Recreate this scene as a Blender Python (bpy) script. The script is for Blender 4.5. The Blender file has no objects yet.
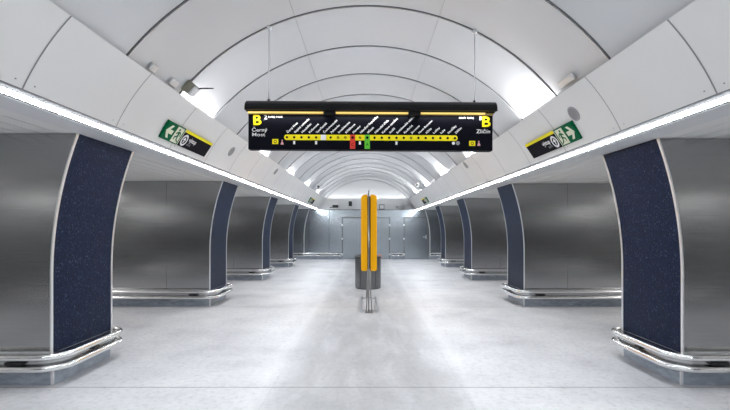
import bpy, math, random
from mathutils import Vector, Matrix
random.seed(7)
S = bpy.context.scene
COL = S.collection
PI = math.pi

# ------------------------------------------------------------------ materials
def mat(name, col, rough=.5, metal=0., spec=.5, emit=None, estr=0.):
    m = bpy.data.materials.new(name); m.use_nodes = True
    b = m.node_tree.nodes['Principled BSDF']
    b.inputs['Base Color'].default_value = (*col, 1)
    b.inputs['Roughness'].default_value = rough
    b.inputs['Metallic'].default_value = metal
    b.inputs['Specular IOR Level'].default_value = spec
    if emit:
        b.inputs['Emission Color'].default_value = (*emit, 1)
        b.inputs['Emission Strength'].default_value = estr
    return m

class NT:
    """small helper around a node tree"""
    def __init__(s, m):
        s.t = m.node_tree; s.b = s.t.nodes['Principled BSDF']
    def n(s, kind, **kw):
        nd = s.t.nodes.new(kind)
        for k, v in kw.items():
            if k.startswith('i_'):
                nd.inputs[k[2:].replace('_', ' ')].default_value = v
            else:
                setattr(nd, k, v)
        return nd
    def l(s, a, b): s.t.links.new(a, b)
    def coords(s, scale=(1, 1, 1)):
        tc = s.n('ShaderNodeNewGeometry'); mp = s.n('ShaderNodeMapping')
        s.l(tc.outputs['Position'], mp.inputs['Vector']); mp.inputs['Scale'].default_value = scale
        return mp.outputs['Vector']
    def ramp(s, fac, stops):
        r = s.n('ShaderNodeValToRGB')
        e = r.color_ramp.elements
        while len(e) < len(stops): e.new(.5)
        for el, (p, c) in zip(e, stops):
            el.position = p; el.color = (*c, 1) if not isinstance(c, (int, float)) else (c, c, c, 1)
        s.l(fac, r.inputs['Fac']); return r.outputs['Color']
    def math(s, op, a, b=None, clamp=False):
        m = s.n('ShaderNodeMath', operation=op, use_clamp=clamp)
        for i, v in enumerate((a, b)):
            if v is None: continue
            if isinstance(v, (int, float)): m.inputs[i].default_value = v
            else: s.l(v, m.inputs[i])
        return m.outputs[0]
    def mix(s, fac, a, b, blend='MIX'):
        m = s.n('ShaderNodeMix', data_type='RGBA', blend_type=blend)
        for i, v in ((0, fac), (6, a), (7, b)):
            if isinstance(v, (int, float)): m.inputs[i].default_value = v
            elif isinstance(v, tuple): m.inputs[i].default_value = (*v, 1)
            else: s.l(v, m.inputs[i])
        return m.outputs[2]
    def bump(s, h, strength=.2, dist=.01):
        b = s.n('ShaderNodeBump', i_Strength=strength, i_Distance=dist)
        s.l(h, b.inputs['Height']); s.l(b.outputs[0], s.b.inputs['Normal'])

# brushed stainless steel
def steel(name, base, rough, aniso=.6, grain=1.):
    m = mat(name, base, rough, 1.0)
    t = NT(m)
    v = t.coords((2.5, 2.5, 260))
    nz = t.n('ShaderNodeTexNoise', i_Scale=1.0, i_Detail=2.0); t.l(v, nz.inputs['Vector'])
    v2 = t.coords((.9, .9, 1.6))
    n2 = t.n('ShaderNodeTexNoise', i_Scale=1.3, i_Detail=3.0); t.l(v2, n2.inputs['Vector'])
    r = t.math('ADD', t.math('MULTIPLY', nz.outputs['Fac'], .10 * grain), t.math('MULTIPLY', n2.outputs['Fac'], .08 * grain))
    t.l(t.math('ADD', r, rough - .09 * grain), t.b.inputs['Roughness'])
    c = t.ramp(nz.outputs['Fac'], [(.3, tuple(x * .92 for x in base)), (.7, tuple(min(1, x * 1.06) for x in base))])
    t.l(c, t.b.inputs['Base Color'])
    t.b.inputs['Anisotropic'].default_value = aniso; t.b.inputs['Anisotropic Rotation'].default_value = 0.0
    tg = t.n('ShaderNodeTangent', direction_type='RADIAL', axis='Z'); t.l(tg.outputs[0], t.b.inputs['Tangent'])
    return m

M = {}
M['steel'] = steel('brushed_steel', (.43, .436, .442), .22, .5)
M['steel_end'] = steel('brushed_steel_end', (.38, .42, .46), .25, .3, .25)
M['steel_bright'] = mat('polished_steel', (.86, .86, .86), .20, 1.0)
M['edge'] = mat('edge_steel', (.80, .81, .83), .38, .85)
M['dark_metal'] = mat('dark_metal', (.03, .03, .033), .5, .4)
M['hinge'] = mat('hinge_steel', (.75, .77, .8), .3, .9)

# navy mosaic with sparkling grains
m = mat('navy_granulate', (.011, .018, .045), .40, spec=.15); t = NT(m)
v = t.coords((1, 1, 1))
vo = t.n('ShaderNodeTexVoronoi', i_Scale=85.0); t.l(v, vo.inputs['Vector'])
nz = t.n('ShaderNodeTexNoise', i_Scale=9.0, i_Detail=6.0, i_Roughness=.7); t.l(v, nz.inputs['Vector'])
sep = t.n('ShaderNodeSeparateColor'); t.l(vo.outputs['Color'], sep.inputs[0])
c = t.ramp(sep.outputs[0], [(0, (.0012, .0035, .015)), (.62, (.0026, .009, .036)), (.93, (.006, .018, .064)), (.985, (.06, .08, .13))])
c = t.mix(t.ramp(nz.outputs['Fac'], [(.35, .0), (.7, .55)]), c, (.0026, .009, .032))
t.l(c, t.b.inputs['Base Color'])
t.bump(vo.outputs['Distance'], .5, .004)
M['navy'] = m

# plinth stone
m = mat('plinth_stone', (.40, .45, .52), .45); t = NT(m)
v = t.coords((3, 3, 9)); nz = t.n('ShaderNodeTexNoise', i_Scale=2.2, i_Detail=6.0, i_Roughness=.65); t.l(v, nz.inputs['Vector'])
t.l(t.ramp(nz.outputs['Fac'], [(.3, (.25, .285, .34)), (.55, (.38, .425, .49)), (.75, (.54, .59, .65))]), t.b.inputs['Base Color'])
M['stone'] = m

# white enamelled vault and fascia
def enamel(name, base, rough):
    m = mat(name, base, rough); t = NT(m)
    v = t.coords((.55, .55, .55)); nz = t.n('ShaderNodeTexNoise', i_Scale=1.1, i_Detail=3.0); t.l(v, nz.inputs['Vector'])
    t.l(t.ramp(nz.outputs['Fac'], [(.3, tuple(x * .95 for x in base)), (.7, base)]), t.b.inputs['Base Color'])
    t.l(t.math('ADD', t.math('MULTIPLY', nz.outputs['Fac'], .10), rough - .05), t.b.inputs['Roughness'])
    return m
M['vault'] = enamel('vault_enamel', (.72, .73, .75), .22)
M['fascia'] = enamel('fascia_enamel', (.86, .855, .845), .34)
M['soffit'] = enamel('soffit_enamel', (.74, .75, .77), .40)
M['slat'] = enamel('slat_ceiling', (.82, .82, .81), .45)
M['seam'] = mat('seam_gasket', (.10, .105, .115), .5)
M['seam_light'] = mat('seam_light', (.80, .81, .83), .3, .6)
M['seam_soft'] = mat('seam_soft', (.42, .42, .43), .5)
M['lip'] = mat('lip_grey', (.27, .27, .28), .7, spec=.1)
M['plaster'] = mat('plaster', (.86, .865, .87), .6)
M['tunnel'] = mat('platform_wall', (.45, .455, .46), .6)

# floor of pale stone slabs with a worn grey middle lane
m = mat('floor_stone', (.6, .6, .62), .45); t = NT(m)
geo = t.n('ShaderNodeNewGeometry'); sx = t.n('ShaderNodeSeparateXYZ'); t.l(geo.outputs['Position'], sx.inputs[0])
v = t.coords((1, 1, 1))
nA = t.n('ShaderNodeTexNoise', i_Scale=.8, i_Detail=8.0, i_Roughness=.62); t.l(v, nA.inputs['Vector'])
nB = t.n('ShaderNodeTexNoise', i_Scale=16.0, i_Detail=8.0, i_Roughness=.75); t.l(v, nB.inputs['Vector'])
vC = t.coords((2.2, .55, 1)); nC = t.n('ShaderNodeTexNoise', i_Scale=1.2, i_Detail=7.0, i_Roughness=.66, i_Distortion=.6); t.l(vC, nC.inputs['Vector'])
base = t.ramp(nA.outputs['Fac'], [(.30, (.53, .53, .555)), (.48, (.69, .69, .715)), (.68, (.80, .80, .815))])
fine = t.ramp(nB.outputs['Fac'], [(.32, (.74, .74, .75)), (.48, (.97, .97, .97)), (.68, (1.06, 1.06, 1.06))])
base = t.mix(1.0, base, fine, 'MULTIPLY')
ax = t.math('ABSOLUTE', sx.outputs['X'])
ax = t.math('ADD', ax, t.math('MULTIPLY', t.math('SUBTRACT', nC.outputs['Fac'], .5), .55))
lane = t.math('SUBTRACT', 1.0, t.math('DIVIDE', t.math('SUBTRACT', ax, .72), .42, False), True)
lane = t.math('MINIMUM', t.math('MAXIMUM', lane, 0.0), 1.0)
wear = t.ramp(nC.outputs['Fac'], [(.34, .22), (.5, .72), (.66, 1.0)])
lanef = t.math('MULTIPLY', t.math('MULTIPLY', lane, wear), .62)
base = t.mix(lanef, base, (.38, .38, .385))
# pale polished edges of the lane
edge = t.math('SUBTRACT', 1.0, t.math('DIVIDE', t.math('ABSOLUTE', t.math('SUBTRACT', ax, 1.04)), .16), True)
base = t.mix(t.math('MULTIPLY', edge, .35), base, (.88, .88, .89))
# slab joints
def joint(coord, period, off, half):
    f = t.math('FLOORED_MODULO', t.math('ADD', coord, -off + period / 2), period)
    return t.math('LESS_THAN', t.math('ABSOLUTE', t.math('SUBTRACT', f, period / 2)), half)
j1 = joint(sx.outputs['Y'], 4.5, 4.42, .008)
j2 = joint(sx.outputs['Y'], 1.125, 4.42, .004)
j3 = joint(sx.outputs['X'], 1.9, .95, .004)
base = t.mix(t.math('MULTIPLY', t.math('MAXIMUM', j2, j3), .16), base, (.2, .2, .21))
base = t.mix(t.math('MULTIPLY', j1, .72), base, (.12, .12, .125))
t.l(base, t.b.inputs['Base Color'])
t.l(t.ramp(nC.outputs['Fac'], [(.3, .34), (.7, .52)]), t.b.inputs['Roughness'])
t.bump(nB.outputs['Fac'], .06, .01)
M['floor'] = m

M['led'] = mat('led_light', (1, 1, 1), .4, emit=(.93, .97, 1.0), estr=20.0)
M['black'] = mat('sign_black', (.0035, .004, .008), .5, spec=.05)
M['hood'] = mat('hood_black', (.006, .006, .007), .4, spec=.25)
M['yellow'] = mat('sign_yellow', (.97, .82, .012), .45, spec=.2)
M['white'] = mat('sign_white', (.92, .92, .94), .5)
M['red'] = mat('tag_red', (.72, .035, .02), .45)
M['green_tag'] = mat('tag_green', (.12, .60, .03), .45)
M['pink'] = mat('sign_pink', (.72, .35, .40), .5)
M['grey'] = mat('sign_grey', (.32, .32, .34), .5)
M['tube'] = mat('tube_yellow', (.75, .52, .12), .35, emit=(.95, .66, .20), estr=.20)
M['exit_green'] = mat('exit_green', (.0015, .125, .048), .5, spec=.06)
M['cream'] = mat('exit_cream', (.78, .80, .62), .5)
M['totem'] = mat('totem_yellow', (.96, .45, .001), .42, spec=.2)
M['bin'] = steel('bin_steel', (.20, .205, .21), .36, .3)
M['post'] = mat('post_steel', (.36, .36, .36), .3, 1.0)
M['bin_dark'] = mat('bin_rim', (.06, .062, .066), .45, .3)
M['orange'] = mat('orange_tab', (.75, .10, .03), .5)
M['box_olive'] = mat('box_olive', (.26, .25, .19), .5)
M['box_white'] = mat('box_white', (.78, .78, .78), .4)
M['box_grey'] = mat('box_grey', (.17, .175, .18), .5)
M['speaker'] = mat('speaker_grey', (.28, .28, .285), .55)

# ------------------------------------------------------------------ mesh building
class MB:
    def __init__(s): s.v = []; s.f = []; s.sm = []
    def add(s, vs, fs, smooth=False):
        b = len(s.v); s.v += [tuple(x) for x in vs]
        for f in fs: s.f.append([b + i for i in f]); s.sm.append(smooth)
        return s
    def box(s, x0, x1, y0, y1, z0, z1, bev=0.):
        if bev <= 0:
            vs = [(x, y, z) for x in (x0, x1) for y in (y0, y1) for z in (z0, z1)]
            return s.add(vs, [(0, 1, 3, 2), (4, 6, 7, 5), (0, 4, 5, 1), (2, 3, 7, 6), (0, 2, 6, 4), (1, 5, 7, 3)])
        import bmesh
        bm = bmesh.new(); bmesh.ops.create_cube(bm, size=1)
        for v in bm.verts: v.co = ((x0 + x1) / 2 + v.co.x * (x1 - x0), (y0 + y1) / 2 + v.co.y * (y1 - y0), (z0 + z1) / 2 + v.co.z * (z1 - z0))
        bmesh.ops.bevel(bm, geom=bm.edges[:], offset=bev, segments=2, affect='EDGES', profile=.5)
        bm.verts.index_update()
        s.add([v.co[:] for v in bm.verts], [[v.index for v in f.verts] for f in bm.faces]); bm.free(); return s
    def prism(s, poly, fn, a, b, smooth=False):
        """poly: list of 2D points; fn(p, t) -> 3D; extruded from t=a to t=b, capped"""
        n = len(poly)
        vs = [fn(p, a) for p in poly] + [fn(p, b) for p in poly]
        s.add(vs, [(i, (i + 1) % n, n + (i + 1) % n, n + i) for i in range(n)], smooth)
        k = len(s.v) - 2 * n
        s.f.append([k + i for i in range(n)][::-1]); s.sm.append(False)
        s.f.append([k + n + i for i in range(n)]); s.sm.append(False)
        return s
    def grid(s, rows, smooth=True, closed=False):
        n = len(rows[0]); vs = [p for r in rows for p in r]; fs = []
        for i in range(len(rows) - 1):
            for j in range(n - 1 + (1 if closed else 0)):
                k = (j + 1) % n
                fs.append((i * n + j, i * n + k, (i + 1) * n + k, (i + 1) * n + j))
        return s.add(vs, fs, smooth)
    def tube(s, path, r, seg=12, caps=True):
        path = [Vector(p) for p in path]; rows = []
        up = None
        for i, p in enumerate(path):
            d = (path[min(i + 1, len(path) - 1)] - path[max(i - 1, 0)]).normalized()
            if up is None:
                up = Vector((0, 0, 1)) if abs(d.z) < .9 else Vector((1, 0, 0))
            a = d.cross(up).normalized(); b = a.cross(d).normalized(); up = b
            rr = r[i] if isinstance(r, (list, tuple)) else r
            rows.append([p + (a * math.cos(2 * PI * j / seg) + b * math.sin(2 * PI * j / seg)) * rr for j in range(seg)])
        k0 = len(s.v)
        s.grid(rows, True, True)
        if caps:
            n = len(path)
            s.f.append([k0 + j for j in range(seg)]); s.sm.append(False)
            s.f.append([k0 + (n - 1) * seg + j for j in range(seg)][::-1]); s.sm.append(False)
        return s
    def lathe(s, prof, c=(0, 0, 0), seg=32, sx=1, sy=1):
        rows = [[(c[0] + r * sx * math.cos(2 * PI * j / seg), c[1] + r * sy * math.sin(2 * PI * j / seg), c[2] + z) for j in range(seg)] for r, z in prof]
        return s.grid(rows, True, True)
    def disc(s, c, r, n=20, ax='y', rz=None):
        pts = []
        for i in range(n):
            a = 2 * PI * i / n
            pts.append((c[0] + r * math.cos(a), c[1], c[2] + (rz or r) * math.sin(a)))
        return s.add(pts, [list(range(n))])
    def build(s, name, m, parent=None, fix=True):
        me = bpy.data.meshes.new(name); me.from_pydata(s.v, [], s.f); me.update()
        me.polygons.foreach_set('use_smooth', s.sm)
        if fix:
            import bmesh
            bm = bmesh.new(); bm.from_mesh(me); bmesh.ops.recalc_face_normals(bm, faces=bm.faces[:]); bm.to_mesh(me); bm.free()
        me.materials.append(m)
        o = bpy.data.objects.new(name, me); COL.objects.link(o)
        if parent is not None: o.parent = parent
        return o

def tag(o, label=None, cat=None, group=None, kind=None):
    if label: o['label'] = label
    if cat: o['category'] = cat
    if group: o['group'] = group
    if kind: o['kind'] = kind
    return o
def empty(name, loc=(0, 0, 0)):
    o = bpy.data.objects.new(name, None); COL.objects.link(o); o.location = loc; o.empty_display_size = .2
    return o
def struct(o, label=None): return tag(o, label, kind='structure')
def copy_tree(o, parent=None):
    c = o.copy(); COL.objects.link(c)
    if parent is not None: c.parent = parent
    for ch in list(o.children): copy_tree(ch, c)
    return c
def text(name, body, size, m, parent, loc=(0, 0, 0), rot=(PI / 2, 0, 0), align='LEFT', bold=0., width=None, spacing=1., mw=None):
    cu = bpy.data.curves.new(name, 'FONT'); cu.body = body; cu.size = size; cu.align_x = align
    cu.offset = bold; cu.resolution_u = 3; cu.space_character = spacing; cu.extrude = 0
    tmp = bpy.data.objects.new(name + '_tmp', cu); COL.objects.link(tmp)
    bpy.context.view_layer.update()
    dg = bpy.context.evaluated_depsgraph_get()
    me = bpy.data.meshes.new_from_object(tmp.evaluated_get(dg))
    bpy.data.objects.remove(tmp); bpy.data.curves.remove(cu)
    me.name = name; me.materials.clear(); me.materials.append(m)
    if width:
        xs = [v.co.x for v in me.vertices]; w = max(xs) - min(xs); k = width / w
        off = 0 if align == 'LEFT' else 0
        for v in me.vertices: v.co.x *= k
    o = bpy.data.objects.new(name, me); COL.objects.link(o); o.parent = parent
    if mw is not None: o.matrix_local = mw
    else: o.location = loc; o.rotation_euler = rot
    return o

# ------------------------------------------------------------------ dimensions (metres; camera at x=0, y=0)
EYE = 1.6
Y0, Y1 = -7.0, 22.5            # extent of the hall
P_FIRST, P_STEP, P_DEEP = 4.48, 4.5, 1.02
ZC = {-1: 2.563, 1: 2.515}     # underside of the side ceilings
DZ = {-1: 0.0, 1: -.05}        # right cornice hangs slightly lower
XW = 3.2                       # pillar face at its foot
PW = 4.2                       # pillar width away from the hall
R_V, CZ_V = 2.852, EYE - .256  # vault
def prof_x(z):                 # pillar edge curve
    return XW if z <= 1.1 else XW - (4.1 - math.sqrt(4.1 ** 2 - (z - 1.1) ** 2))
FB = (2.50, EYE + 1.01); FT = (2.145, EYE + 1.538)
def fascia_pt(tt, sg, out=0.):
    """point (x, z) on the cornice cross-section, tt=0 bottom, 1 top; out = towards the hall"""
    dx, dz = FT[0] - FB[0], FT[1] - FB[1]; L = math.hypot(dx, dz)
    nx, nz = -dz / L, dx / L     # towards the hall and down
    sag = .025 * (1 - (2 * tt - 1) ** 2)
    o = out - sag
    return (sg * (FB[0] + dx * tt + nx * o), FB[1] + dz * tt + nz * o + DZ[sg])
SIDE = {-1: 'left', 1: 'right'}

# ------------------------------------------------------------------ setting
struct(MB().box(-7.6, 7.6, Y0, 24, -.2, 0).build('floor', M['floor']), 'pale stone slab floor with a worn grey middle lane')

# vault: one panel ring after another, each slightly barrelled
RING0, RING = 5.13, 1.13
rings = [RING0 + RING * k for k in range(-10, 16)]
ys = []
for k in range(-11, 16):
    a = RING0 + RING * k
    for q in range(8): ys.append((a + RING * q / 8, .014 * math.sin(PI * q / 8)))
ys.append((RING0 + RING * 16, 0))
ys = [p for p in ys if p[0] < 23.4] + [(23.55, 0)]
amax = math.asin(2.50 / R_V)
rows = []
for y, bul in ys:
    rows.append([((R_V + bul) * math.sin(-amax + 2 * amax * i / 56), y, CZ_V + (R_V + bul) * math.cos(-amax + 2 * amax * i / 56)) for i in range(57)])
mb = MB().grid(rows)
rows2 = [[(x * 1.03, y, CZ_V + (z - CZ_V) * 1.03) for x, y, z in r] for r in (rows[0], rows[-1])]
mb.grid(rows2)
struct(mb.build('ceiling', M['vault'], fix=False), 'white barrel vault of enamelled panels')

tn = [0]
def trim(mb, m, label=None):
    tn[0] += 1
    return struct(mb.build('trim_%d' % tn[0], m), label)
def arc_strip(y, w, r, th, a0=-amax, a1=amax, n=48):
    mb = MB(); rows = []
    for i in range(n + 1):
        a = a0 + (a1 - a0) * i / n
        sn, cs = math.sin(a), math.cos(a)
        rows.append([(r * sn, y - w / 2, CZ_V + r * cs), ((r - th) * sn, y - w / 2, CZ_V + (r - th) * cs), ((r - th) * sn, y + w / 2, CZ_V + (r - th) * cs), (r * sn, y + w / 2, CZ_V + r * cs)])
    return mb.grid(rows, False, True)
for y in rings:
    if y < 2.5: continue
    trim(arc_strip(y, .013, R_V, .005), M['seam'], 'dark joint between vault panel rings')
    trim(arc_strip(y + .018, .014, R_V, .012), M['seam_light'], 'bright edge strip beside a vault joint')
for sg in (-1, 1):     # faint lengthwise joints
    a = sg * .30; mb = MB()
    r = R_V - .003
    mb.add([(r * math.sin(a - .0012), Y0, CZ_V + r * math.cos(a)), (r * math.sin(a + .0012), Y0, CZ_V + r * math.cos(a)), (r * math.sin(a + .0012), 23.5, CZ_V + r * math.cos(a)), (r * math.sin(a - .0012), 23.5, CZ_V + r * math.cos(a))], [(0, 1, 2, 3)])
    trim(mb, M['seam_soft'], 'thin lengthwise joint in the vault')

# cornice walls with panel joints, soffits, slatted side ceilings, outer tunnel walls
SEAM0, SEAM = {-1: 3.19, 1: 3.14}, 1.19
for sg in (-1, 1):
    N = 12
    mb = MB()
    mb.grid([[(fascia_pt(i / N, sg)[0], y, fascia_pt(i / N, sg)[1]) for i in range(N + 1)] for y in (Y0, Y1 + .3)])
    xt, zt = fascia_pt(1, sg)
    # rolled top edge and the ledge behind it
    mb.grid([[(xt, y, zt), (xt + sg * .02, y, zt + .012), (xt + sg * .05, y, zt - .01), (xt + sg * .10, y, zt - .05), (sg * 2.62, y, zt - .05)] for y in (Y0, Y1 + .3)], False)
    xb, zb = fascia_pt(0, sg)
    struct(mb.build('wall_' + SIDE[sg], M['fascia'], fix=False), 'sloping white cornice of enamelled panels above the pillars')
    mb = MB(); mb.grid([[(xb, y, zb), (sg * 2.506, y, zb - .012), (sg * 2.532, y, EYE + .984 + DZ[sg])] for y in (Y0, Y1 + .3)], False)
    trim(mb, M['lip'], 'grey lip between cornice and light strip')
    k = 0; y = SEAM0[sg] - 3 * SEAM
    while y < Y1:
        mb = MB(); rows = []
        for i in range(N + 1):
            a = fascia_pt(i / N, sg, .002)
            rows.append([(a[0], y - .007, a[1]), (a[0], y + .007, a[1])])
        mb.grid(rows, False)
        for q in (-1, 1):
            a = fascia_pt(.07, sg, .003); b_ = fascia_pt(.085, sg, .003)
            mb.add([(a[0], y + q * .09 - .008, a[1]), (a[0], y + q * .09 + .008, a[1]), (b_[0], y + q * .09 + .008, b_[1]), (b_[0], y + q * .09 - .008, b_[1])], [(0, 1, 2, 3)])
        if y > 2: trim(mb, M['seam_soft'] if y > 4 else M['speaker'], 'joint between two cornice panels')
        y += SEAM
    # soffit from the light strip to the pillar tops
    zc = ZC[sg]
    mb = MB()
    mb.grid([[(sg * 2.605, y, EYE + .955 + DZ[sg]), (sg * 2.62, y, EYE + .95 + DZ[sg]), (sg * 2.93, y, zc - .004), (sg * 2.93, y, zc + .05)] for y in (Y0, Y1)], False)
    struct(mb.build('trim_soffit', M['soffit'], fix=False), 'smooth grey soffit beside the light strip')
    # slatted ceiling
    mb = MB(); row = []
    x = 2.93
    while x < 7.5:
        row += [(x, zc + .001), (x + .184, zc + .001), (x + .184, zc + .05), (x + .20, zc + .05)]; x += .20
    mb.grid([[(sg * px, y, pz) for px, pz in row] for y in (Y0, Y1)], False)
    struct(mb.build('ceiling_' + SIDE[sg], M['slat'], fix=False), 'pale slatted ceiling over the side passages')
    struct(MB().box(sg * 7.5, sg * 7.6, Y0, 24, 0, 3).build('wall_platform_' + SIDE[sg], M['tunnel']), 'grey wall beyond the platform')
struct(MB().box(-7.6, 7.6, Y0 - .1, Y0, 0, 4.4).build('wall_back', M['tunnel']), 'grey wall behind the viewpoint')

# end of the hall: steel wall, band above, tympanum
YE = 22.5
mb = MB()
DOORS = [(-1.253, 1.14), (1.908, 3.10)]
ZD = 2.115
def wall_piece(x0, x1, z0, z1, y=YE): mb.box(x0, x1, y, y + .15, z0, z1)
wall_piece(-7.5, DOORS[0][0], 0, 2.55); wall_piece(DOORS[0][1], DOORS[1][0], 0, 2.55, YE + .04); wall_piece(DOORS[1][1], 7.5, 0, 2.55)
wall_piece(DOORS[0][0], DOORS[0][1], ZD, 2.55); wall_piece(DOORS[1][0], DOORS[1][1], ZD, 2.55)
wall_piece(DOORS[0][1], DOORS[1][0], ZD + .12, 2.55)
mb.box(-7.5, 7.5, YE + .15, YE + .5, 2.50, 2.55)
struct(mb.build('wall_end', M['steel_end']), 'brushed steel end wall of the hall')
mb = MB()
for x in (-2.97, -1.94):
    mb.box(x - .006, x + .006, YE - .004, YE, .36, 2.54)
mb.box(-7.5, 7.5, YE - .006, YE, 2.53, 2.55)
trim(mb, M['dark_metal'], 'thin panel joints of the end wall')
for sg in (-1, 1):     # curved edge strips repeating the pillar outline
    mb = MB()
    rows = [[(sg * (prof_x(z) + d), YE - yy, z) for d, yy in ((0, 0), (0, .012), (.035, .012), (.035, 0))] for z in [i * 2.55 / 30 for i in range(31)]]
    mb.grid(rows, False); trim(mb, M['edge'], 'curved bright edge strip on the end wall')
mb = MB()
mb.box(-2.75, 2.75, YE + .42, YE + .50, 2.55, 3.10)
mb.box(-2.75, 2.75, YE + .42, YE + .56, 3.10, 3.14)
struct(mb.build('trim_end_band', M['plaster']), 'pale band above the steel end wall')
mb = MB()
poly = [(-2.7, 2.5), (2.7, 2.5)] + [(2.9 * math.sin(amax - 2 * amax * i / 40), CZ_V + 2.9 * math.cos(amax - 2 * amax * i / 40)) for i in range(41)]
mb.prism(poly, lambda p, q: (p[0], q, p[1]), 23.5, 23.6)
struct(mb.build('wall_tympanum', M['plaster']), 'pale arched wall closing the vault')
struct(arc_strip(23.46, .06, R_V, .03).build('trim_end_arch', M['seam_soft']), 'dark rim around the end arch')

def door(n, x0, x1, double, handle_x):
    d = MB().box(x0 + .012, x1 - .012, YE + .012, YE + .06, .012, ZD - .012).build('door_%d' % n, M['steel_end'])
    struct(d, 'brushed steel door in the end wall')
    f = MB(); f.box(x0 - .03, x0, YE - .01, YE + .05, 0, ZD + .03); f.box(x1, x1 + .03, YE - .01, YE + .05, 0, ZD + .03); f.box(x0, x1, YE - .01, YE + .05, ZD, ZD + .03)
    f.build('door_frame', M['box_grey'], d)
    if double:
        MB().box((x0 + x1) / 2 - .006, (x0 + x1) / 2 + .006, YE + .008, YE + .014, .02, ZD - .02).build('door_joint', M['dark_metal'], d)
    hx = [x0 - .015, x1 + .015] if double else [x0 - .015]
    for x in hx:
        for z in (.25, 1.05, 1.75):
            MB().box(x - .03, x + .03, YE - .025, YE, z - .05, z + .05, .008).build('hinge', M['hinge'], d)
    h = MB(); h.box(handle_x - .09, handle_x + .09, YE - .05, YE - .025, 1.125, 1.155, .006); h.box(handle_x + .055, handle_x + .085, YE - .03, YE + .015, 1.03, 1.25)
    h.build('door_handle', M['hinge'], d)
door(1, *DOORS[0], True, .25)
door(2, *DOORS[1], False, 2.95)

# ------------------------------------------------------------------ guard rails of the end wall
def end_rail(x0, x1, label):
    e = empty('guard_rail', ((x0 + x1) / 2, YE, 0)); tag(e, label, 'guard rail', 'guard rails on the end wall')
    w = (x1 - x0) / 2
    for z in (.31, .195):
        MB().tube([(-w, -.12, z), (w, -.12, z)], .034).build('rail_tube', M['steel_bright'], e)
    MB().box(-w, w, -.05, -.006, 0, .16).build('plinth', M['stone'], e)
    n = max(2, int(w * 2 / .9) + 1)
    for i in range(n):
        x = -w + .12 + (2 * w - .24) * i / (n - 1)
        MB().box(x - .03, x + .03, -.13, .03 if w < .4 else 0, .17, .335).build('bracket', M['dark_metal'], e)
end_rail(-5.6, -1.33, 'long double tube steel guard rail on end wall beside the wide steel door, left')
end_rail(1.25, 1.85, 'short double tube steel guard rail between the two steel doors')
end_rail(3.18, 5.6, 'double tube steel guard rail on end wall right of the single steel door')

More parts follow.
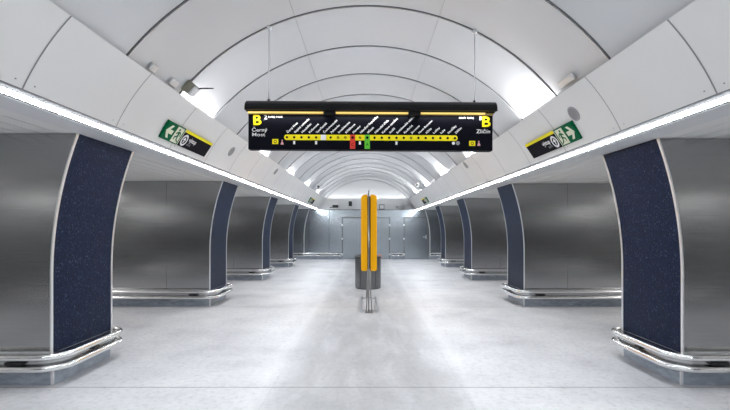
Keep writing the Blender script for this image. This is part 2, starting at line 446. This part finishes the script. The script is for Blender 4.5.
# ------------------------------------------------------------------ pillars
def make_pillar(sg):
    root = empty('steel_pillar')
    zc = ZC[sg] - .004
    ZB = .315
    zs = [ZB + (zc - ZB) * i / 30 for i in range(31)]
    D = P_DEEP
    seam_x = 4.09
    E = .007
    # stainless cladding: front, back and outer faces, front in two sheets
    mb = MB()
    zm, hh = (zc + ZB) / 2, (zc - ZB) / 2
    def bow(x, z):       # the sheets are gently bowed
        return .026 * (1 - abs((z - zm) / hh) ** 2.2)
    for y, dirn in ((0, 1), (D, -1)):
        def sheet(xa_, xb_, n):
            mb.grid([[(sg * (xa_(z) + (xb_ - xa_(z)) * i / n), y - dirn * bow(xa_(z) + (xb_ - xa_(z)) * i / n, z), z) for i in range(n + 1)] for z in zs], True)
        sheet(lambda z: prof_x(z) + E, seam_x - .003, 12)
        sheet(lambda z: seam_x + .003, XW + PW, 6)
        mb.grid([[(sg * (seam_x - .003), y - dirn * bow(seam_x, z), z), (sg * seam_x, y - dirn * (bow(seam_x, z) - .006), z), (sg * (seam_x + .003), y - dirn * bow(seam_x, z), z)] for z in zs], False)
    mb.grid([[(sg * (XW + PW), 0, z), (sg * (XW + PW), D, z)] for z in (ZB, zc)], False)
    mb.build('metal_cladding', M['steel'], root, fix=False)
    # navy panel on the hall side
    mb = MB()
    mb.grid([[(sg * (prof_x(z) + .003), y, z) for y in (.003, D / 2, D - .003)] for z in zs], True)
    mb.build('mosaic_panel', M['navy'], root, fix=False)
    # bright edge strips
    for y0, y1 in ((-.028, .004), (D - .004, D + .028)):
        mb = MB()
        mb.grid([[(sg * (prof_x(z) + d), y, z) for d, y in ((-.003, y0), (-.003, y1), (.009, y1), (.009, y0))] for z in zs], False, True)
        mb.build('edge_trim', M['edge'], root)
    mb = MB()
    mb.box(*sorted((sg * (XW + .02), sg * (XW + PW))), -.014, .0, ZB, ZB + .026)
    mb.box(*sorted((sg * (XW + .02), sg * (XW + PW))), D, D + .014, ZB, ZB + .026)
    mb.box(*sorted((sg * (XW - .010), sg * (XW + .01))), 0, D, ZB, ZB + .010)
    mb.build('base_trim', M['edge'], root)
    mb = MB().box(*sorted((sg * XW, sg * (XW + PW))), 0, D, 0, ZB)
    mb.build('plinth', M['stone'], root)
    for ya, yb in ((-.003, .02), (D - .02, D + .003)):
        MB().box(*sorted((sg * (XW - .003), sg * (XW + .02))), ya, yb, 0, ZB).build('plinth_edge', M['edge'], root)
    # two steel tubes bent around the pillar
    off, rc = .125, .24
    xa = XW - off - .02
    for z in (.312, .197):
        path = [(sg * (XW + PW), -off, z)]
        path += [(sg * x, -off, z) for x in (6, 4.6)]
        for i in range(9):
            a = PI / 2 * i / 8
            path.append((sg * (xa + rc - rc * math.sin(a)), -off + rc - rc * math.cos(a), z))
        for i in range(9):
            a = PI / 2 * i / 8
            path.append((sg * (xa + rc - rc * math.cos(a)), D + off - rc + rc * math.sin(a), z))
        path += [(sg * x, D + off, z) for x in (4.6, 6, XW + PW)]
        MB().tube(path, .032, 16).build('guard_rail', M['steel_bright'], root)
    # flat steel bar behind the tubes
    op = .085; xb_ = XW - op - .02
    line = [(XW + PW, -op)] + [(xb_ + rc - rc * math.sin(PI / 2 * i / 8), -op + rc - rc * math.cos(PI / 2 * i / 8)) for i in range(9)] + [(xb_ + rc - rc * math.cos(PI / 2 * i / 8), D + op - rc + rc * math.sin(PI / 2 * i / 8)) for i in range(9)] + [(XW + PW, D + op)]
    mb = MB(); mb.grid([[(sg * x, y, z) for z in (.185, .325)] for x, y in line], True)
    mb.grid([[(sg * x, y, .325), (sg * (x + (.10 if 0 < q < len(line) - 1 else 0)), min(max(y, 0), D), .325)] for q, (x, y) in enumerate(line)], False)
    mb.build('rail_plate', M['steel'], root, fix=False)
    for bx in (3.50, 5.6):
        for yy in (0, D):
            s_ = -1 if yy == 0 else 1
            mb = MB(); y0, y1 = sorted((yy, yy + s_ * .135))
            mb.box(*sorted((sg * (bx - .09), sg * (bx + .09))), y0, y1, .238, .272, .012)
            mb.build('rail_bracket', M['dark_metal'], root)
    mb = MB(); mb.box(*sorted((sg * (xa), sg * XW)), D / 2 - .05, D / 2 + .05, .238, .272, .012)
    mb.build('rail_bracket', M['dark_metal'], root)
    return root
names = ['first', 'second', 'third', 'fourth']
LBL = {
    0: 'largest steel and navy pillar with rails, {} of the hall, first from the viewpoint',
    1: 'second steel and navy pillar from the viewpoint along the {} row',
    2: 'third steel and navy pillar from the viewpoint along the {} row',
    3: 'fourth steel and navy pillar along the {} row, last before the end wall',
}
for sg in (-1, 1):
    proto = make_pillar(sg)
    for k in range(-1, 4):
        o = proto if k == -1 else copy_tree(proto)
        o.location = (0, P_FIRST + P_STEP * k, 0)
        if k >= 0:
            side = SIDE[sg] + (' side' if k == 0 else '')
            tag(o, LBL[k].format(side), 'pillar', 'steel pillars between hall and platforms', 'thing')
        else:
            tag(o, 'steel pillar behind the viewpoint on the %s side' % SIDE[sg], 'pillar', 'steel pillars behind the viewpoint', 'thing')

# ------------------------------------------------------------------ light strips along both cornices
for sg in (-1, 1):
    r = empty('light_strip', (sg * 2.55, (Y0 + Y1) / 2, EYE + .97 + DZ[sg]))
    tag(r, 'long white light strip under the %s cornice above the pillar tops' % SIDE[sg], 'light strip', 'light strips', 'thing')
    L = (Y1 - Y0) / 2
    pr = [(2.535, .978), (2.540, .968), (2.549, .960), (2.560, .955), (2.570, .955)]
    pr = [(px - 2.55, pz - .97) for px, pz in pr]; (x0, z0), (x1, z1) = pr[0], pr[-1]
    mb = MB()
    for (ax, az), (bx_, bz_) in zip(pr[:-1], pr[1:]):
        mb.add([(sg * ax, -L, az), (sg * bx_, -L, bz_), (sg * bx_, L, bz_), (sg * ax, L, az)], [(0, 1, 2, 3)])
    mb.build('diffuser', M['led'], r, fix=False)
    mb = MB()
    mb.grid([[(sg * x0, y, z0 + .001), (sg * (x0 + .01), y, z0 + .05), (sg * (x1 + .01), y, z1 + .05), (sg * x1, y, z1 + .001)] for y in (-L, L)], False)
    mb.build('housing', M['lip'], r, fix=False)

# ------------------------------------------------------------------ hanging line sign
YS = 5.12
SG = empty('hanging_sign', (0, YS, 2.5))
tag(SG, 'long black line map sign with yellow letter Bs hanging on two rods', 'sign')
SG.rotation_euler = (0, math.radians(.35), 0)
yf = -.055                          # front face, local
kpx = 440 / (YS + yf)               # px per metre on the front face
def sx_(px): return (px - 367) / kpx
def sz_(py): return EYE + (228 - py + (px_tilt(0))) / kpx - 2.5
def px_tilt(_): return 0
# text is laid out on the panel's own face: convert measured positions, taking the slight tilt out
def P(px, py):
    x = sx_(px); z = EYE + (228 - py) / kpx - 2.5
    a = math.radians(.35)
    return (x * math.cos(a) - z * math.sin(a), x * math.sin(a) + z * math.cos(a))
xl, xr = -1.368, 1.446
panel = MB().box(xl, xr, yf, -yf, 0, .43, .004).build('sign_panel', M['black'], SG)
# hood: a black curved visor over both faces
mb = MB(); N = 14
outer = [(.19 * math.cos(PI * i / N), .42 + .140 * math.sin(PI * i / N) ** .8 if 0 < i < N else .42) for i in range(N + 1)]
inner = [(.175 * math.cos(PI * i / N), .42 + .125 * math.sin(PI * i / N) ** .8 if 0 < i < N else .42) for i in range(N, -1, -1)]
mb.prism(outer + inner, lambda p, q: (q, -p[0], p[1]), xl - .01, xr + .015)
hood = mb.build('hood', M['hood'], SG)
mb = MB()
for x in (xl - .004, xr + .004):
    mb.prism([(.172 * math.cos(PI * i / N), .42 + .123 * math.sin(PI * i / N) ** .8 if 0 < i < N else .42) for i in range(N + 1)], lambda p, q: (q, -p[0], p[1]), x - .003, x + .003)
mb.build('end_plate', M['hood'], hood)
for i, (a, b) in enumerate(((249.5, 324), (336, 408), (419, 483))):
    MB().tube([(sx_(a) * 1.0, -.13, .405), (sx_(b), -.13, .405)], .011, 10).build('light_tube', M['tube'], SG)
for px in (330, 413.5):
    MB().box(sx_(px) - .07, sx_(px) + .07, -.155, yf, .375, .43, .006).build('lamp_holder', M['hood'], SG)
mb = MB(); mb.box(xl, xr, yf - .02, yf + .002, .40, .425); mb.build('lamp_rail', mat('brass_rail', (.42, .30, .09), .45), SG)
ROD = [(268.4, 1), (474, 1)]
for px, _ in ROD:
    X = (px - 367) / 440 * YS
    ztop = CZ_V + math.sqrt(R_V ** 2 - X ** 2) - 2.5 - (-X * math.sin(math.radians(.35)))
    MB().tube([(X, 0, .53), (X, 0, ztop - .03)], .006, 8).build('hanging_rod', M['edge'], SG)
    MB().lathe([(0.001, -.03), (.03, -.03), (.03, 0), (.001, 0)], (X, 0, ztop - .012), 14).build('rod_rose', M['box_white'], SG)
    MB().tube([(X, 0, .53), (X, 0, .59)], .014, 8).build('rod_clamp', M['dark_metal'], SG)
yt = yf - .0025
def flat(name, polys, m, parent, y=None):
    mb = MB(); y = yt if y is None else y
    for poly in polys:
        mb.prism(poly, lambda p, q: (p[0], q, p[1]), y, yf + .002)
    return mb.build(name, m, parent)
def rect(x0, z0, x1, z1): return [(x0, z0), (x1, z0), (x1, z1), (x0, z1)]
def circ(x, z, r, n=18): return [(x + r * math.cos(2 * PI * i / n), z + r * math.sin(2 * PI * i / n)) for i in range(n)]
def prect(a, b, c, d):
    x0, z1 = P(a, b); x1, z0 = P(c, d); return rect(x0, z0, x1, z1)
def put(name, body, px, py, cap, m, width=None, align='LEFT', bold=0., ang=0., y=None):
    x, z = P(px, py)
    mw = Matrix.Translation((x, (yt - .001) if y is None else y, z)) @ Matrix.Rotation(-ang, 4, 'Y') @ Matrix.Rotation(PI / 2, 4, 'X')
    return text(name, body, cap / kpx / .70, m, panel, align=align, bold=bold, width=(width / kpx if width else None), mw=mw)
B1 = put('line_letter', 'B', 252.5, 124.8, 9.9, M['yellow'], 8.2, bold=.004)
B2 = put('line_letter', 'B', 481.2, 126.6, 10.0, M['yellow'], 8.6, bold=.004)
put('terminus_name', 'Černý', 251.8, 131.6, 3.5, M['white'], 15.2, bold=.0002)
put('terminus_name', 'Most', 251.8, 136.2, 3.5, M['white'], 13.0, bold=.0002)
put('terminus_name', 'Zličín', 476.2, 133.2, 3.7, M['white'], 13.8, bold=.0002)
put('track_number', '2', 263.8, 119.2, 4.2, M['white'], 3.0, bold=.0002)
put('track_number', '1', 475.6, 120.2, 4.0, M['white'], 2.0, bold=.0002)
put('track_text', 'kolej track', 268.2, 117.7, 2.3, M['white'], 14.6, bold=.0003)
put('track_text', 'track kolej', 458.8, 118.8, 2.3, M['white'], 14.8, bold=.0003)
# the line with its stops
def line_y(px): return 137.3 + (px - 286.9) * .0052
x0, z0 = P(286.9, line_y(286.9)); x1, z1 = P(454.9, line_y(454.9)); rr = 2.75 / kpx
poly = [(x0 + rr * math.cos(PI / 2 + PI * i / 10), z0 + rr * math.sin(PI / 2 + PI * i / 10)) for i in range(11)] + [(x1 + rr * math.cos(-PI / 2 + PI * i / 10), z1 + rr * math.sin(-PI / 2 + PI * i / 10)) for i in range(11)]
flat('route_line', [poly], M['yellow'], panel)
STN = ['Černý Most', 'Rajská zahrada', 'Hloubětín', 'Kolbenova', 'Vysočanská', 'Českomoravská', 'Palmovka', 'Invalidovna', 'Křižíkova', 'Florenc',
       'Náměstí Republiky', 'Můstek', 'Národní třída', 'Karlovo náměstí', 'Anděl', 'Smíchovské nádraží', 'Radlická', 'Jinonice', 'Nové Butovice', 'Hůrka', 'Lužiny', 'Luka', 'Stodůlky', 'Zličín']
for i, nm in enumerate(STN):
    px = 286.9 + 168 / 23 * i; py = line_y(px); x, z = P(px, py)
    if i in (9, 11):
        tg = flat('transfer_tag', [prect(px - 2.6, py - 2.9, px + 2.6, py + 11.2)], M['red' if i == 9 else 'green_tag'], panel, yt - .002)
        put('transfer_letter', 'C' if i == 9 else 'A', px, py + 8.2, 2.8, M['black'], align='CENTER', y=yt - .0045)
        flat('stop_dot', [circ(x, z, 1.3 / kpx)], M['black'], panel, yt - .004)
    elif i == 5:
        flat('stop_dot', [prect(px - 2.6, py - 2.7, px + 2.6, py + 2.7)], M['white'], panel, yt - .002)
    elif i in (7, 8, 10, 17):
        d = flat('stop_dot', [circ(x, z, 1.25 / kpx)], M['black'], panel, yt - .002)
        flat('stop_slash', [[(x - .010, z - .007), (x - .006, z - .011), (x + .010, z + .007), (x + .006, z + .011)]], M['yellow'], panel, yt - .003)
    else:
        flat('stop_dot', [circ(x, z, 1.2 / kpx)], M['black'], panel, yt - .002)
    if i in (1, 4, 10, 15):
        flat('interchange_mark', [prect(px - 1.0, py + 3.6, px + 1.0, py + 6.9)], M['white'], panel)
    put('station_name', nm, px + .9, py - 4.0, 1.95, M['white'], len(nm) * 1.42, ang=PI / 4.05, bold=.0007)
flat('interchange_mark', [circ(*P(453.4, 143.3), 1.5 / kpx)], M['white'], panel)
flat('interchange_mark', [circ(*P(457.8, 143.2), 2.0 / kpx)], M['grey'], panel)
for a, b in ((275.3, 141.6), (472.2, 143.4)):
    ic = flat('clock_icon', [prect(a - 3, b - 2.5, a + 3, b + 2.5)], M['yellow'], panel)
    x, z = P(a, b)
    ring = MB(); n = 16
    ring.grid([[(x + q / kpx * math.cos(2 * PI * i / n), yt - .001, z + q / kpx * math.sin(2 * PI * i / n)) for i in range(n)] for q in (1.0, 1.6)], False, True)
    ring.build('clock_ring', M['black'], panel)
for a, b in ((282.2, 142.4), (478.8, 143.6)):
    x, z = P(a, b)
    k = 1 / kpx
    mbp = [circ(x, z + 2.0 * k, .7 * k, 10)]
    flat('lift_icon', mbp + [[(x - 1.5 * k, z - 2.2 * k), (x + 1.5 * k, z - 2.2 * k), (x + 1.3 * k, z - .8 * k), (x + .3 * k, z + 1.2 * k), (x - .3 * k, z + 1.2 * k), (x - 1.3 * k, z - .8 * k)]], M['pink'], panel)

# ------------------------------------------------------------------ exit signs on the cornices
def exit_sign(sg, y0, label, mw_tilt=0):
    """local u runs along the sign to the reader's right, v up the slope, w out of the wall"""
    W, H = 1.42, .236
    dx, dz = FT[0] - FB[0], FT[1] - FB[1]; L = math.hypot(dx, dz)
    v = Vector((sg * dx / L, 0, dz / L)); u = Vector((0, -sg, 0)); w = u.cross(v)
    tb = .122
    bx = sg * (FB[0] + dx * tb); bz = FB[1] + dz * tb + DZ[sg]
    origin = Vector((bx, y0 + (0 if sg < 0 else W), bz))
    R = Matrix((u, v, w)).transposed().to_4x4()
    root = empty('exit_sign'); root.matrix_world = Matrix.Translation(origin) @ R
    tag(root, label, 'sign', 'exit signs on the cornices')
    G = .467
    def plate(name, a, b, c, d, m, par, w0=-.025, w1=.012):
        return MB().box(a, b, c, d, w0, w1).build(name, m, par)
    def shp(name, polys, m, par, w0=.012, w1=.0135):
        mb = MB()
        for p in polys: mb.prism(p, lambda q, s_: (q[0], q[1], s_), w0, w1)
        return mb.build(name, m, par)
    ga, gb = (0, G) if sg < 0 else (W - G, W)
    ba, bb = (G, W) if sg < 0 else (0, W - G)
    g = plate('green_panel', ga, gb, 0, H, M['exit_green'], root)
    b = plate('black_panel', ba, bb, 0, H, M['black'], root)
    plate('yellow_band', ba, bb, H - .036, H + .004, M['yellow'], b, .0, .0145)
    # white divider
    dv = (G - .016, G - .004) if sg < 0 else (W - G + .004, W - G + .016)
    shp('divider', [rect(dv[0], 0, dv[1], H)], M['cream'], g)
    # arrow
    ac = ga + .115 if sg < 0 else gb - .115
    f = -1 if sg < 0 else 1
    def A(pts): return [(ac + f * p, .5 * H + q) for p, q in pts]
    shp('arrow', [A([(.090, 0), (.012, .085), (-.045, .085), (.010, .028), (.010, -.028), (-.045, -.085), (.012, -.085)]), A([(.011, .028), (.011, -.028), (-.085, -.028), (-.085, .028)])], M['cream'], g)
    # running figure in a doorway
    pc = ga + .335 if sg < 0 else gb - .335
    d_ = shp('doorway_pictogram', [rect(pc - .09, .012, pc + .09, H - .012)], M['cream'], g)
    def F(pts): return [(pc + f * p, q) for p, q in pts]
    fig = [circ(pc + f * .018, .190, .017, 12),
           F([(-.015, .172), (.018, .165), (.005, .105), (-.028, .110)]),
           F([(.018, .165), (.060, .138), (.052, .125), (.012, .145)]),
           F([(-.015, .172), (-.060, .150), (-.064, .110), (-.050, .110), (-.045, .142), (-.012, .155)]),
           F([(.005, .112), (.055, .090), (.050, .050), (.034, .050), (.036, .080), (-.015, .095)]),
           F([(-.028, .112), (-.035, .065), (-.080, .040), (-.074, .026), (-.018, .055), (-.008, .105)])]
    shp('running_figure', fig, M['exit_green'], g, .0135, .015)
    # round way-out icon and lettering
    ic = ba + .105 if sg < 0 else bb - .105
    n = 24; mb = MB()
    mb.grid([[(ic + q * math.cos(2 * PI * i / n), .098 + q * math.sin(2 * PI * i / n), .0135) for i in range(n)] for q in (.056, .084)], False, True)
    mb.build('way_out_ring', M['white'], b)
    shp('way_out_arrow', [[(ic - .012, .055), (ic + .012, .055), (ic + .012, .10), (ic - .012, .10)], [(ic - .040, .098), (ic + .040, .098), (ic, .145)]], M['white'], b)
    if sg < 0: tx = ic + .115
    else: tx = ic - .115 - .235
    for body, zz, sz, wd, bo in (('výstup', .105, .085, .235, .002), ('exit', .045, .065, .12, 0)):
        xx = tx if sg < 0 else tx + .235 - wd
        text('lettering', body, sz, M['white' if bo else 'grey'], b, mw=Matrix.Translation((xx, zz, .0135)), width=wd, bold=bo)
    return root
exit_sign(-1, 5.19, 'large green and black exit sign on the left cornice, arrow pointing left')
exit_sign(1, 5.03, 'large green and black exit sign on the right cornice, arrow pointing right')
exit_sign(-1, 18.3, 'far small exit sign on the left cornice near the end wall')
exit_sign(1, 17.4, 'far small exit sign on the right cornice near the end wall')

# ------------------------------------------------------------------ round loudspeakers flush in the cornices
def speaker(sg, y, tt, label):
    x, z = fascia_pt(tt, sg, .004)
    dx, dz = FT[0] - FB[0], FT[1] - FB[1]; L = math.hypot(dx, dz)
    v = Vector((sg * dx / L, 0, dz / L)); u = Vector((0, -sg, 0)); w = u.cross(v)
    root = empty('wall_speaker'); root.matrix_world = Matrix.Translation((x, y, z)) @ Matrix((u, v, w)).transposed().to_4x4()
    tag(root, label, 'loudspeaker', 'round loudspeakers')
    MB().lathe([(.001, .006), (.075, .006)], seg=28).build('grille', M['speaker'], root)
    MB().lathe([(.075, -.01), (.075, .008), (.090, .008), (.092, -.01)], seg=28).build('speaker_rim', M['seam_soft'], root)
speaker(-1, 7.54, .55, 'round grey loudspeaker on left cornice just beyond its large exit sign')
speaker(1, 4.92, .58, 'round grey loudspeaker on right cornice above the large exit sign')
speaker(-1, 10.9, .73, 'round grey loudspeaker on left cornice, farther one, seen just below the hanging sign')
speaker(1, 9.85, .85, 'round grey loudspeaker on right cornice, farther one, seen just below the hanging sign')

# ------------------------------------------------------------------ small devices on the cornice ledges
def ledge(sg): x, z = fascia_pt(1, sg); return x, z - .10
def on_vault(name, sg, y, X, label, cat, group=None):
    a = math.asin(X / R_V)
    n = Vector((-sg * math.sin(a), 0, -math.cos(a))); u = Vector((0, 1, 0)); v = n.cross(u)
    o = empty(name)
    o.matrix_world = Matrix.Translation((sg * (R_V - .012) * math.sin(a), y, CZ_V + (R_V - .012) * math.cos(a))) @ Matrix((u, v, n)).transposed().to_4x4()
    return tag(o, label, cat, group)     # local x along the hall, z out of the vault
def flood(sg, y, X, L, label):
    o = on_vault('floodlight', sg, y, X, label, 'floodlight', 'white floodlights at the vault edge')
    MB().box(-L / 2, L / 2, -.035, .035, .0, .026, .006).build('housing', M['box_white'], o)
    MB().box(-L / 2 + .02, L / 2 - .02, -.025, .025, .026, .028).build('glass', M['seam_light'], o)
flood(-1, 4.40, 2.150, .11, 'small white floodlight at the left vault edge, nearer one of the pair')
flood(-1, 4.86, 2.150, .15, 'small white floodlight at the left vault edge next to the olive box')
flood(1, 4.74, 2.165, .32, 'white floodlight at the right vault edge above the large exit sign')
o = on_vault('junction_box', -1, 5.14, 2.105, 'olive grey box with a thin antenna at the left vault edge', 'box')
MB().box(-.075, .075, -.07, .07, 0, .085, .006).build('housing', M['box_olive'], o)
MB().box(-.06, .06, -.06, .06, .085, .115, .01).build('cover', M['box_white'], o)
MB().tube([(.04, .05, .09), (.04, .085, .12), (.04, .115, .15)], .009, 8).build('antenna_joint', M['dark_metal'], o)
MB().tube([(.04, .115, .15), (.04, .185, .225)], [.010, .006], 8).build('antenna', M['dark_metal'], o)
def camera_dev(sg, y, X, label):
    o = on_vault('security_camera', sg, y, X, label, 'camera', 'white cameras at the vault edges')
    MB().tube([(0, 0, 0), (0, 0, .12)], .02, 10).build('post', M['box_white'], o)
    MB().box(-.18, .16, -.07, .07, .10, .22, .015).build('camera_body', M['box_white'], o)
    MB().tube([(-.17, 0, .16), (-.21, 0, .16)], .04, 12).build('lens', M['dark_metal'], o)
camera_dev(-1, 17.5, 2.03, 'white camera at the left vault edge near the far exit sign')
camera_dev(1, 16.8, 2.02, 'white camera at the right vault edge near the far exit sign')

def end_dev(x, kind, label):
    if kind == 'cam_dark':
        o = empty('security_camera', (x, YE + .22, 2.55)); tag(o, label, 'camera')
        MB().tube([(.10, 0, 0), (.10, 0, .14)], .03, 10).build('post', M['box_white'], o)
        MB().box(-.16, .14, -.09, .07, .10, .24, .02).build('camera_body', M['dark_metal'], o)
        MB().tube([(-.16, 0, .13), (-.30, -.02, .10)], .02, 8).build('cable', M['dark_metal'], o)
    elif kind == 'beacon':
        o = empty('signal_lamp', (x, YE + .22, 2.55)); tag(o, label, 'lamp')
        MB().lathe([(.001, 0), (.10, 0), (.10, .16), (.05, .2), (.001, .2)], seg=16).build('pedestal', M['box_white'], o)
        MB().box(-.085, .085, -.07, .07, .16, .43, .02).build('lamp_body', M['dark_metal'], o)
    else:
        w, h, m, nm, ct = kind
        o = empty(nm, (x, YE + .22, 2.55)); tag(o, label, ct)
        MB().box(-w, w, -.09, .09, 0, h, .012).build('housing', m, o)
        MB().box(-w * .72, w * .72, -.10, -.088, h * .16, h * .84).build('cover', M['plaster'] if m is M['box_grey'] and w > .13 and nm == 'control_box' else M['speaker'], o)
end_dev(-1.62, 'cam_dark', 'small dark camera on the end wall ledge, leftmost device there')
end_dev(-.86, 'beacon', 'black lamp on white foot on the end wall ledge left of yellow totem')
end_dev(.76, (.14, .27, M['box_grey'], 'control_box', 'box'), 'pale box with grey frame on the end wall ledge right of yellow totem')
end_dev(1.57, (.12, .22, M['box_white'], 'junction_box', 'box'), 'white box on the end wall ledge between two grey boxes')
end_dev(2.03, (.13, .27, M['speaker'], 'loudspeaker_box', 'loudspeaker'), 'dark grey box on the end wall ledge, rightmost device there')

# ------------------------------------------------------------------ yellow totem, seen edge-on
TX, TY = .038, 8.32
T = empty('information_totem', (TX, TY, 0))
tag(T, 'tall yellow double panel totem on steel posts in mid hall', 'totem')
TL = 1.72
for sg in (-1, 1):
    mb = MB(); xi, xo = .028, .150
    zt, zb = 2.235, .785
    n = 10; rc_ = .075
    poly = [(xi, zb + .03), (xi + .02, zb), (xo - .035, zb)] + [(xo - .035 + .035 * math.sin(PI / 2 * i / 5), zb + .035 - .035 * math.cos(PI / 2 * i / 5)) for i in range(1, 6)]
    poly += [(xo - rc_ + rc_ * math.cos(PI / 2 * i / n), zt - rc_ + rc_ * math.sin(PI / 2 * i / n)) for i in range(n + 1)] + [(xi, zt)]
    mb.prism(poly, lambda p, q: (sg * p[0], q, p[1]), 0, TL)
    o = mb.build('yellow_panel', M['totem'], T)
    bv = o.modifiers.new('edge', 'BEVEL'); bv.width = .012; bv.segments = 3; bv.limit_method = 'ANGLE'
MB().box(-.027, .027, .02, TL - .02, .82, 2.20).build('core_plate', M['dark_metal'], T)
for y in (-.012, TL + .012):
    MB().tube([(-.006, y, 0), (-.006, y, 2.30)], .013, 12).build('post', M['post'], T)
    MB().tube([(-.006, y, 2.30), (-.006, y, 2.34), (-.006, y, 2.40)], [.018, .012, .006], 10).build('post_tip', M['edge'], T)
    for sg in (-1, 1):
        MB().tube([(sg * .030, y, .78), (sg * .026, y, .55), (sg * .034, y, .35), (sg * .055, y, .02)], .011, 8).build('leg', M['post'], T)
    MB().box(-.075, .075, y - .05, y + .05, 0, .018, .004).build('foot_plate', M['post'], T)
for sg in (-1, 1):
    MB().box(sg * .155 - .018, sg * .155 + .018, .0, TL, 0, .05, .006).build('floor_runner', M['hinge'], T)
MB().box(-.15, .15, .12, .16, 0.0, .022).build('cross_bar', M['hinge'], T)
MB().box(-.15, .15, TL - .16, TL - .12, 0.0, .022).build('cross_bar', M['hinge'], T)

# ------------------------------------------------------------------ waste bin behind it
BN = empty('waste_bin', (.026, 11.75, 0)); tag(BN, 'round grey metal bin standing behind the yellow totem', 'bin')
RB = .345
MB().lathe([(.001, .012), (RB * .97, .012), (RB * .985, .03), (RB, .06), (RB, .80)], seg=48).build('bin_body', M['bin'], BN)
MB().lathe([(RB * .93, 0), (RB * .93, .03)], seg=40).build('bin_base', M['bin_dark'], BN)
MB().lathe([(RB, .80), (RB + .012, .80), (RB + .014, .83), (RB + .006, .872), (RB - .03, .88), (RB - .05, .86), (RB - .06, .70)], seg=48).build('bin_rim', M['bin_dark'], BN)
MB().box(.26, .35, -.10, .02, .80, .885, .01).build('lid_tab', M['orange'], BN)
for a in (-2.2, -.95):
    MB().tube([(RB * 1.002 * math.cos(a), RB * 1.002 * math.sin(a), .06), (RB * 1.002 * math.cos(a), RB * 1.002 * math.sin(a), .80)], .006, 6).build('body_seam', M['bin_dark'], BN)

# ------------------------------------------------------------------ lamps
def area(name, loc, target, sx, sy, power, col=(1, 1, 1), along=(0, 1, 0)):
    l = bpy.data.lights.new(name, 'AREA'); l.shape = 'RECTANGLE'; l.size = sx; l.size_y = sy; l.energy = power; l.color = col
    o = bpy.data.objects.new(name, l); COL.objects.link(o)
    z = (Vector(loc) - Vector(target)).normalized(); x = Vector(along); y = z.cross(x).normalized(); x = y.cross(z)
    o.matrix_world = Matrix.Translation(loc) @ Matrix((x, y, z)).transposed().to_4x4()
    return o
for sg in (-1, 1):
    for k in range(-1, 5):
        y = 5.70 + 3.39 * k
        if k == -1: y = -1.1
        area('ledge_floodlight', (sg * 2.165, y, EYE + 1.545 + DZ[sg] * .6), (sg * 1.45, y, 3.95), 1.05, .04, 3.4, (1, 1, 1))
    for k in range(-1, 5):      # unseen lamps added to brighten the side passages
        area('passage_fill_lamp', (sg * 6.9, P_FIRST + P_STEP * k + 2.9, ZC[sg] - .02), (sg * 6.9, P_FIRST + P_STEP * k + 2.9, 0), 1.6, .9, 9, (1, .98, .95))
area('sign_fill_lamp', (.04, YS - .105, 2.882), (.04, YS - .02, 2.62), 2.7, .02, .95, (1, .98, .95), (1, 0, 0))  # added strip of light under the hood, brightens the sign face beyond the tubes
for x in (-1.5, 0, 1.5):
    area('cove_lamp', (x, YE + .72, 3.02), (x, 23.5, 3.4), 1.3, .1, .9, (.95, .98, 1), (1, 0, 0))

# ------------------------------------------------------------------ world, camera, view
w = bpy.data.worlds.new('world'); S.world = w; w.use_nodes = True
w.node_tree.nodes['Background'].inputs[0].default_value = (.5, .5, .52, 1)
w.node_tree.nodes['Background'].inputs[1].default_value = .05
cam = bpy.data.cameras.new('camera'); co = bpy.data.objects.new('camera', cam); COL.objects.link(co)
co.location = (0, 0, EYE); co.rotation_euler = (PI / 2, 0, 0)
cam.sensor_width = 36; cam.lens = 440 / 730 * 36
cam.shift_x = -2 / 730; cam.shift_y = 23 / 730
cam.clip_start = .05
S.camera = co
S.view_settings.view_transform = 'Standard'; S.view_settings.look = 'None'
S.view_settings.gamma = 1; S.view_settings.use_curve_mapping = False
S.view_settings.exposure = 2.12
